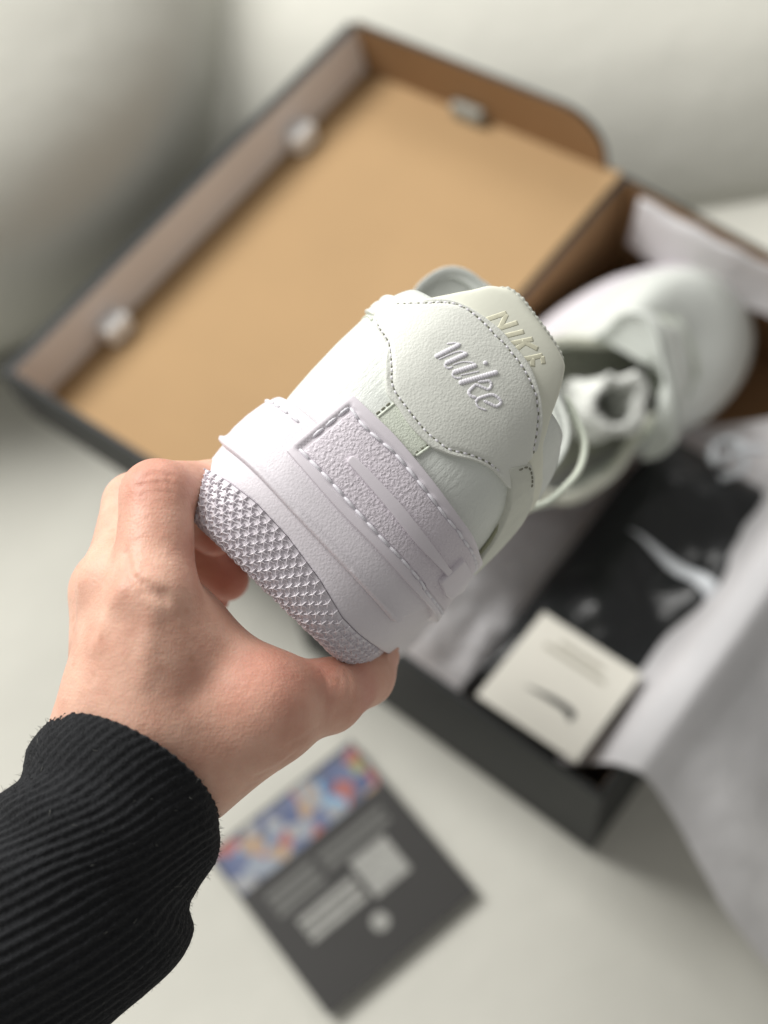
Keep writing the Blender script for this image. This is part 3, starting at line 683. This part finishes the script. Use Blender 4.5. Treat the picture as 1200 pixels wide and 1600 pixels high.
FLUSH = [  # where skin is naturally redder: fingertips, knuckles, the ball of the thumb
    ((-5.48, -0.72, -5.6), 1.3, 0.95),
    ((-5.26, -2.26, -7.4), 1.3, 0.95),
    ((-4.56, 0.0, -4.0), 1.2, 0.8),
    ((-0.1, -4.62, -4.2), 0.9, 0.3),
    ((-0.95, -5.31, -1.9), 1.1, 0.7),
    ((-6.61, 1.01, -0.2), 1.4, 0.45),
    ((-3.05, -4.66, 0.8), 1.6, 0.45),
    ((-4.91, -1.09, 0.2), 1.2, 0.4),
    ((-5.89, -2.95, -8.2), 1.2, 0.9),
    ((-1.85, -4.82, -0.6), 1.2, 0.5),
]
fl = np.zeros(len(V))
for p, r, a in FLUSH: fl = np.maximum(fl, a*np.exp(-(np.linalg.norm(V-np.array(p), axis=1)/r)**2))
att = hand.data.attributes.new('flush', 'FLOAT', 'POINT'); att.data.foreach_set('value', fl)
md = hand.modifiers.new('smooth', 'SMOOTH'); md.factor = .5; md.iterations = 3
# thumb nail
c0 = Vector((0.18, -4.73, -4.1)); nn = Vector((.74, -.6, .3)).normalized(); tt = Vector((.55, .75, -.1)); tt = (tt-nn*tt.dot(nn)).normalized(); bb = nn.cross(tt)
NV = []
for i in range(9):
    for j in range(9):
        u, v = i/4-1, j/4-1; w = .42*(1-.12*max(0, u)**2)
        NV.append(c0+tt*(u*.55*(1-.25*v*v*(u > 0)))+bb*(v*w)-nn*(.28*v*v+.06*u*u))
no = mesh('thumb_nail', [tuple(v) for v in NV], grid_faces(9, 9), M['nail'], person, scale=.01)
sm = no.modifiers.new('thickness', 'SOLIDIFY'); sm.thickness = .0006

# ribbed knit sleeve: rings given by their two sides
RINGS = [
    ((-9.78, -6.22, -0.6), (-4.91, -9.22, -0.6)),
    ((-10.26, -6.95, -0.6), (-4.85, -9.74, -0.6)),
    ((-10.59, -7.82, -0.6), (-4.98, -10.19, -0.6)),
    ((-11.21, -8.33, -0.6), (-5.41, -10.84, -0.6)),
    ((-11.85, -8.8, -0.6), (-5.69, -11.45, -0.6)),
    ((-12.78, -9.45, -0.6), (-5.61, -12.19, -0.6)),
    ((-13.89, -10.19, -0.6), (-6.15, -13.19, -0.6)),
    ((-15.74, -11.48, -0.6), (-8.06, -14.82, -0.6)),
    ((-17.78, -12.97, -0.6), (-10.0, -16.85, -0.6)),
]
Lr = smooth_line([r[0] for r in RINGS], 9); Rr = smooth_line([r[1] for r in RINGS], 9); nr = len(Lr); NU = 420; RIBS = 56
u = np.linspace(0, 2*np.pi, NU, endpoint=False); rings = []
wr = random.Random(3)
def sleeve_ring(i, inset=0.0, rib=1.0):
    t = i/(nr-1); Cc = (Lr[i]+Rr[i])/2; a = (Rr[i]-Lr[i])/2
    hd = np.array([.55, .84, 0]); dep = 3.05+.7*t
    f = np.array([0, 0, dep])+hd*(1.75*(1-t)**2+.15)
    tw = 1.55*t**.85
    ph = RIBS*(u-tw+.014*np.sin(3*u+11*t)+.006*np.sin(9*u-17*t))
    amp = .065*rib*(1-.15*np.cos(u*3+t*9))
    sh = np.maximum(0, np.sin(ph))**.7-.35
    bend = .08*np.sin(u*2.0+t*9)*np.sin(t*7+.6)+.03*np.sin(u*5-t*15)*min(1, t*4)
    wave = .10*np.sin(7*t*np.pi+1.3*np.sin(u))*np.exp(-((u-2.5)/.9)**2)*min(1, t*6)
    k = 1+(amp*sh+bend*.6+wave-inset)/3.1
    return Cc+np.cos(u)[:, None]*a*k[:, None]+np.sin(u)[:, None]*f*k[:, None]
rows = [sleeve_ring(9, .42, .3), sleeve_ring(3, .34, .3), sleeve_ring(1, .26, .6), sleeve_ring(0, .17, .8), sleeve_ring(0, .06, .9)]
edge = np.array([.55, .84, 0])*.07
rows[-1] = rows[-1]+edge; rows[-2] = rows[-2]+edge*.9
for i in range(nr):
    rows.append(sleeve_ring(i))
pts = np.stack(rows, 0)
# fine unevenness of the yarn
q = pts.reshape(-1, 3); jit = np.array([noise.noise(Vector(p)*4.0)+.6*noise.noise(Vector(p)*11.0) for p in q])
cen = np.repeat(np.stack([r.mean(0) for r in rows]), NU, 0); dv = q-cen; dv /= np.linalg.norm(dv, axis=1)[:, None]; q = q+dv*(jit*.022)[:, None]
sleeve = recalc(mesh('sleeve', q, [(i*NU+k, i*NU+(k+1) % NU, (i+1)*NU+(k+1) % NU, (i+1)*NU+k) for i in range(len(rows)-1) for k in range(NU)], M['knit'], person, scale=.01))
# loose fibres standing off the knit, and a few pale bits of lint
parts = []; parts2 = []
for n in range(4200):
    i = rnd.randrange(5, len(rows)-1); k = rnd.randrange(NU)
    p = Vector(q[i*NU+k]); d = Vector(dv[i*NU+k])
    pale = n < 120 and d.z > .2
    a = Vector((rnd.gauss(0, 1), rnd.gauss(0, 1), rnd.gauss(0, 1))).normalized(); ln = rnd.uniform(.05, .16)*(1.3 if pale else 1); r = .0085 if pale else .005
    path = [p-d*.01, p+d*.03+a*ln*.5, p+d*rnd.uniform(.03, .10)+a*ln]
    (parts2 if pale else parts).append(tube_geo(path, [r, r, r*.5], 3, [d]*3))
tag(mesh('knit_fuzz', *join_geo(parts), M['knit'], sleeve, scale=.01), kind='stuff')
tag(mesh('lint', *join_geo(parts2), M['lint'], sleeve, scale=.01), kind='stuff')
# ---------------------------------------------------------------- the open shoe box
BL, BW, BH, LF = .342, .2154, .1162, .042      # length, width, height, lid flap height
LID = math.radians(-8.6)
M['card_dark'] = material('dark_green_black_card', srgb(33, 36, 37), .55, .1, 30, [('noise', 400, .1, .0003)], spec=.3)
M['kraft'] = material('kraft_card', srgb(172, 142, 104), .75, .07, 9, [('noise', (6, 40, 20), .35, .004), ('noise', 700, .15, .0003)], spec=.2)
M['kraft_deep'] = material('brown_kraft_card', srgb(150, 118, 84), .75, .1, 14, [('noise', 500, .15, .0003)], spec=.2)
M['lid_paper'] = material('pinkish_lining_paper', srgb(232, 227, 226), .7, .04, 20, spec=.2)
M['white_card'] = material('white_card', srgb(240, 239, 237), .6, .03, 60, spec=.25)
M['grey_card'] = material('grey_card', srgb(150, 150, 142), .6, .05, 60, spec=.25)
M['tissue'] = material('white_tissue_paper', srgb(242, 241, 243), .6, .03, 40, [('noise', 60, .4, .004)], spec=.2)
def make_thin(m, amount):
    nt = m.node_tree; b = nt.nodes['Principled BSDF']; t = nt.nodes.new('ShaderNodeBsdfTranslucent'); t.inputs['Color'].default_value = (.9, .89, .9, 1)
    mx = nt.nodes.new('ShaderNodeMixShader'); mx.inputs['Fac'].default_value = amount
    nt.links.new(b.outputs['BSDF'], mx.inputs[1]); nt.links.new(t.outputs['BSDF'], mx.inputs[2])
    nt.links.new(mx.outputs['Shader'], nt.nodes['Material Output'].inputs['Surface'])
make_thin(M['tissue'], .4)
box = thing('shoe_box', 'open dark shoe box with tan inside and its lid folded back', 'box')
T = .0035
def wall(name, x0, x1, y0, y1, z0, z1, inner, parent=box, mat_in='kraft_deep'):
    """board panel: dark outside, kraft on the face whose normal is the inner direction."""
    v, f = box_geo(x0, x1, y0, y1, z0, z1); ix = [0]*6
    k = {'-z': 0, '+z': 1, '-y': 2, '+y': 3, '-x': 4, '+x': 5}[inner]; ix[k] = 1
    o = mesh(name, v, f, [M['card_dark'], M[mat_in]], parent, smooth=False, idx=ix); bevel(o, .0008, 2); return o
wall('bottom', 0, BW, 0, BL, 0, T, '+z')
wall('hinge_wall', 0, T, T, BL-T, T, BH, '+x')
wall('side_wall', BW-T, BW, T, BL-T, T, BH, '-x')
wall('end_wall', 0, BW, 0, T, T, BH-.001, '+y')
wall('end_wall', 0, BW, BL-T, BL, T, BH-.001, '-y')
# lid: panel hinged on the long edge, flaps standing up on three sides
lidm = Matrix.Translation((0, 0, BH)) @ Matrix.Rotation(LID, 4, 'Y') @ Matrix.Diagonal((-1, 1, 1, 1))
def lid_part(name, geo, mats, idx, parent):
    v, f = geo; v = [tuple(lidm @ Vector(p)) for p in v]
    o = mesh(name, v, [tuple(reversed(q)) for q in f], mats, parent, smooth=False, idx=idx); return o
lid = lid_part('lid', box_geo(.001, BW, 0, BL, -T, 0), [M['card_dark'], M['kraft']], [0, 1, 0, 0, 0, 0], box); bevel(lid, .0008)
front = lid_part('front_flap', box_geo(BW-T, BW+.0050, .0, BL, .0003, LF-.004), [M['card_dark'], M['lid_paper']], [0, 0, 0, 0, 1, 0], lid); bevel(front, .0008)
def end_flap(y0, y1, inner_first):
    """flap with a rounded free corner toward the hinge"""
    out = [(BW-T-.001, .0003), (BW-T-.001, LF)]
    r = .03
    for k in range(9):
        a = math.pi/2*k/8; out.append((.012+r-r*math.sin(a), LF-r+r*math.cos(a)))
    out.append((.012, .0003)); n = len(out)
    v = [(x, y0, z) for x, z in out]+[(x, y1, z) for x, z in out]
    f = [tuple(reversed(range(n))), tuple(range(n, 2*n))]+[(i, (i+1) % n, n+(i+1) % n, n+i) for i in range(n)]
    ix = [0]*len(f); ix[0 if inner_first else 1] = 1
    o = lid_part('end_flap', (v, f), [M['card_dark'], M['kraft_deep']], ix, lid); recalc(o); return o
end_flap(BL-T, BL-.0002, True); end_flap(.0002, T, False)
# small paper locks in the fold slots
def lock(x, y, w, l, mat, tilt=0):
    v, f = box_geo(x-w/2, x+w/2, y-l/2, y+l/2, .0006, .016); o = lid_part('lock_tab', (v, f), [mat], None, lid); bevel(o, .003, 3)
lock(BW-.010, .075, .014, .020, M['white_card']); lock(BW-.010, .262, .014, .020, M['white_card']); 
v, f = box_geo(.105, .13, BL-.012, BL-.005, .0006, .012); bevel(lid_part('lock_tab', (v, f), [M['grey_card']], None, lid), .002, 3)

# ---------------------------------------------------------------- tissue paper, bag and cards in the box
def crumple(x, y, k=1.0, seed=0):
    r = 0
    for sc, am in ((16, 1.0), (34, .5), (70, .22)):
        d = noise.voronoi(Vector((x*sc+.6*noise.noise(Vector((x*sc, y*sc, seed))), y*sc, seed*1.7)))[0]
        r += am*(min(.55, d[1]-d[0])-.25)
    return r*.014*k
def paper(name, label, fx, nu, nv, mat='tissue', th=.0006, group=None):
    P = np.array([fx(i/(nu-1), j/(nv-1)) for i in range(nu) for j in range(nv)]); o = mesh(name, P, grid_faces(nu, nv), M[mat])
    return tag(o, label, 'tissue paper', group)
def bed(u, v):
    x = .006+.2*u; y = .006+(.20+.125*u**2)*v; e = min(1, 8*min(u, 1-u, v, 1-v))
    lift = .05*math.exp(-((x-.065)/.055)**2-((y-.07)/.09)**2)+.02*math.exp(-((x-.19)/.03)**2-((y-.23)/.07)**2)
    return (x, y, .052+lift+crumple(x, y, .8)*e)
paper('tissue_sheet', 'crumpled white tissue paper lining the bottom of the open box', bed, 70, 110)
def drape(u, v):   # hangs over the long side wall and spreads on the sofa
    y = .008+.42*v; s = u*.36
    flare = max(0, s-.05)
    pts = [(-.0, BW-.035, .085), (.03, BW-.006, BH+.004), (.045, BW+.008, BH+.006), (.07, BW+.025, .103), (.12, BW+.07, .075), (.17, BW+.115, .045), (.23, BW+.165, .018), (.36, BW+.29, .008)]
    for a, b in zip(pts, pts[1:]):
        if s <= b[0]+1e-9:
            t = (s-a[0])/(b[0]-a[0]); x = a[1]+(b[1]-a[1])*t; z = a[2]+(b[2]-a[2])*t; break
    y2 = y-.02*flare/.3*(1-v)+.03*noise.noise(Vector((u*3, 5, 0)))*(1-v)
    k = min(1, flare*12)
    return (x+.3*crumple(x, y*2, 1, 9)*k, y2, max(.004, z+.010*k*math.sin(y*52+2*noise.noise(Vector((x*9, y*9, 4))))+crumple(x, y, .22, 4)*k))
paper('tissue_sheet', 'smooth white tissue paper hanging over the long box side onto the sofa', drape, 80, 90)
def farsheet(u, v):  # tucked along the far end wall
    x = .018+.205*u; s = v*.10
    z = .078+s*.7 if s < .048 else .1116+min(.003, (s-.048)); y = BL-.008-.012*(1-v)**2-.004*math.sin(u*9)
    if s > .052: y = BL-.006+(s-.052)*.8*min(1, max(0, (u-.80)*6)); z = BH+.002-(s-.052)*.25*max(0, u-.8)*4 if u > .8 else BH-.006
    return (x, y, z+.0008*math.sin(u*40))
paper('tissue_sheet', 'white tissue paper tucked up against the far end wall of the box', farsheet, 60, 30)
# black drawstring bag under the card
M['bag'] = material('black_bag_fabric', srgb(28, 30, 31), .3, .2, 60, [('noise', 30, .5, .006), ('noise', 900, .3, .0004)], spec=.5)
M['white_ink'] = material('white_print', srgb(226, 230, 234), .5, 0)
M['black_ink'] = material('black_print', srgb(40, 40, 40), .6, 0)
bag = thing('shoe_bag', 'folded black fabric bag with a white tick mark lying in the box', 'bag', Matrix.Translation((.162, .115, .07)))
def bag_z(x, y): 
    e = max(0, 1-max(abs(x)/.05, abs(y)/.105)**6)
    return .032*e**.5+.012*noise.noise(Vector((x*28, y*20, 2)))*e+crumple(x, y, .45, 21)*e
def bagp(u, v):
    x = -.05+.1*u; y = -.105+.21*v; sk = 0
    return (x+sk+.004*noise.noise(Vector((0, y*30, 1))), y+.004*noise.noise(Vector((x*30, 0, 6))), bag_z(x, y))
P = np.array([bagp(i/49, j/69) for i in range(50) for j in range(70)]); bo = mesh('bag_body', P, grid_faces(50, 70), M['bag'], bag)
sm = bo.modifiers.new('thickness', 'SOLIDIFY'); sm.thickness = .012; sm.offset = -1
def tick(L, bend=1.0):
    """outline of a tick shaped mark, thick hooked end at left, long tapered point to the right; length about L"""
    top = [(-.5, .02), (-.46, -.02), (-.36, -.05), (-.2, -.02), (.1, .09), (.5, .25)]; bot = [(.5, .25), (.1, -.02), (-.2, -.16), (-.4, -.2), (-.5, -.13), (-.5, .02)]
    return np.vstack([smooth_line(top, 5)[:-1], smooth_line(bot, 5)[:-1]])*L
def flat_mark(name, outline2, m, mat, parent, hz):
    n = len(outline2); pts = [m @ Vector((p[0], p[1], 0)) for p in outline2]
    vs, es, fs, *_ = delaunay_2d_cdt([Vector(p) for p in outline2], [(i, (i+1) % n) for i in range(n)], [], 1, 1e-7)
    V = [m @ Vector((p.x, p.y, 0)) for p in vs]; V = [(p.x, p.y, hz(p.x, p.y)) for p in V]
    return mesh(name, V, [tuple(f) for f in fs], mat, parent, smooth=False)
def fine(poly, step): return resample(np.vstack([poly, poly[:1]]), step)[:-1]
mk = Matrix.Translation((.012, .024, 0)) @ Matrix.Rotation(math.radians(148), 4, 'Z')
def on_bag(x, y, hh):
    q = [mk @ Vector((a, b, 0)) for a, b in zip(x, y)]; return np.array([(p.x, p.y, bag_z(p.x, p.y)+.0016+.4*c) for p, c in zip(q, np.broadcast_to(hh, len(q)))])
mesh('tick_mark', *patch_geo(tick(.066), on_bag, .0004, .002, .0025, .0008), M['white_ink'], bag)
cord = smooth_line([(.0, .085, .03), (.008, .095, .036), (-.002, .107, .038), (-.014, .103, .03), (-.008, .09, .033), (.002, .103, .04), (.01, .115, .03)], 6)
mesh('drawstring', *tube_geo(cord, [.0022]*len(cord), 8), M['white_ink'], bag)
# beige card resting on the near end wall
M['beige'] = material('cream_card', srgb(222, 219, 208), .6, .03, 30, spec=.25)
ca, cb, cc, cd = Vector((.132, .005, .1205)), Vector((.195, .006, .1205)), Vector((.199, .06, .1115)), Vector((.140, .073, .1115))
ex = (cb-ca); ey = (cd-ca+cc-cb)/2; lx, ly = ex.length, ey.length; ex.normalize(); nz = ex.cross(ey).normalized(); ey = nz.cross(ex)
cm = Matrix((ex, ey, nz)).transposed().to_4x4(); cm.translation = ca
card = thing('info_card', 'cream card with a small dark tick mark lying on the box edge', 'card', cm)
v, f = box_geo(0, lx, 0, ly+.002, 0, .0012); bevel(mesh('card_sheet', v, f, M['beige'], card, smooth=False), .0004)
flat_mark('tick_mark', tick(.030), Matrix.Translation((.033, .022, 0)) @ Matrix.Rotation(math.radians(160), 4, 'Z'), M['black_ink'], card, lambda x, y: .0016)
M['grey_ink'] = material('grey_print', srgb(168, 164, 150), .6, 0)
for k, (x0, x1) in enumerate(((.012, .05), (.018, .045))):
    v, f = box_geo(x0, x1, .046+k*.006, .0485+k*.006, .0013, .0016); mesh('print_line', v, f, M['grey_ink'], card, smooth=False)

# second sneaker in the box, rolled onto its side, with a rolled paper stuffing
def axes(y, z):
    y = Vector(y).normalized(); z = Vector(z); z = (z-y*z.dot(y)).normalized(); x = y.cross(z); m = Matrix((x, y, z)).transposed().to_4x4(); return m
m2 = Matrix.Translation((.030, .072, .150)) @ axes((.13, .87, -.45), (.66, .24, .70))
second = make_shoe('sneaker', 'white sneaker lying on its side inside the open box', m2, hero=False)
M['stuffing'] = material('stuffing_paper', srgb(226, 228, 222), .7, .04, 80, [('noise', 200, .4, .002)], spec=.15)
def roll_paper(u, v):
    a = u*2*math.pi*1.35; r = .014+.0034*a/6.28+.005*noise.noise(Vector((math.cos(a)*1.4, math.sin(a)*1.4, v*2)))+.0025*noise.noise(Vector((math.cos(a)*4, math.sin(a)*4, v*5)))
    return (r*math.cos(a), r*math.sin(a), -.045+.07*v+.002*noise.noise(Vector((a, 3, v))))
P = np.array([roll_paper(i/79, j/11) for i in range(80) for j in range(12)]); ro = mesh('paper_stuffing', P, grid_faces(80, 12), M['stuffing'])
sm = ro.modifiers.new('thickness', 'SOLIDIFY'); sm.thickness = .004
ro.matrix_world = m2 @ Matrix.Translation((.002, .075, .085)) @ Matrix.Rotation(math.radians(20), 4, 'X')
tag(ro, 'rolled white stuffing paper poking out of the boxed sneaker', 'stuffing paper')

# ---------------------------------------------------------------- the printed leaflet on the sofa
M['leaflet'] = material('black_leaflet', srgb(56, 55, 53), .5, .05, 40, spec=.35)
pa = Vector((.151, -.164, .0)); pb = Vector((.176, -.058, 0)); pd = Vector((.040, -.138, 0))
ex = (pb-pa); ey = (pd-pa); lx, ly = ex.length, ey.length; ex.normalize(); ey = (ey-ex*ey.dot(ex)).normalized(); nz = ex.cross(ey)
pm = Matrix((ex, ey, nz)).transposed().to_4x4(); pm.translation = pa+Vector((0, 0, .0025))
leaf = thing('leaflet', 'black printed leaflet with a colourful picture and pale panels lying on the sofa', 'leaflet', pm)
v, f = box_geo(0, lx, 0, ly+.004, 0, .0008); mesh('leaflet_sheet', v, f, M['leaflet'], leaf, smooth=False)
def picture_material():
    m = bpy.data.materials.new('colourful_picture'); m.use_nodes = True; nt = m.node_tree; b = nt.nodes['Principled BSDF']; b.inputs['Roughness'].default_value = .45
    tc = nt.nodes.new('ShaderNodeTexCoord'); t = nt.nodes.new('ShaderNodeTexVoronoi'); t.inputs['Scale'].default_value = 110; nt.links.new(tc.outputs['Object'], t.inputs['Vector'])
    sp = nt.nodes.new('ShaderNodeSeparateColor'); nt.links.new(t.outputs['Color'], sp.inputs['Color'])
    r = nt.nodes.new('ShaderNodeValToRGB'); r.color_ramp.interpolation = 'CONSTANT'
    cs = [(0, (96, 106, 136)), (.16, (140, 148, 158)), (.3, (150, 151, 152)), (.44, (160, 96, 90)), (.56, (120, 160, 190)), (.68, (88, 92, 110)), (.8, (165, 140, 115)), (.9, (78, 90, 125))]
    while len(r.color_ramp.elements) < len(cs): r.color_ramp.elements.new(.5)
    for e, (p, c) in zip(r.color_ramp.elements, cs): e.position = p; e.color = srgb(*c)
    nt.links.new(sp.outputs['Red'], r.inputs['Fac']); nt.links.new(r.outputs['Color'], b.inputs['Base Color']); return m
M['picture'] = picture_material()
M['pale_ink'] = material('pale_print', srgb(168, 168, 162), .55, .3, 420)
M['dim_ink'] = material('dim_print', srgb(112, 112, 108), .55, .1, 300)
M['yellow_ink'] = material('yellow_print', srgb(150, 148, 70), .55, 0)
def ink(name, x0, x1, y0, y1, mat, hh=.0011):
    v, f = box_geo(x0, x1, y0, y1, .0008, hh); mesh(name, v, f, M[mat], leaf, smooth=False)
ink('picture', .002, lx-.002, .085, ly+.002, 'picture')
ink('picture_corner', lx-.010, lx-.004, .099, .106, 'yellow_ink', .0013)
for y in (.064, .071): ink('print_line', .05, lx-.012, y, y+.004, 'dim_ink')
for y in (.060, .066, .072): ink('print_line', .012, .045, y, y+.004, 'dim_ink')
ink('pale_square', .062, .088, .034, .060, 'pale_ink')
for y in (.037, .043, .049): ink('print_line', .018, .058, y, y+.0042, 'pale_ink')
n = 24; rv = [(.055+.0055*math.cos(2*math.pi*k/n), .022+.0055*math.sin(2*math.pi*k/n), .0012) for k in range(n)]
mesh('round_emblem', rv, [tuple(range(n))], M['pale_ink'], leaf, smooth=False)
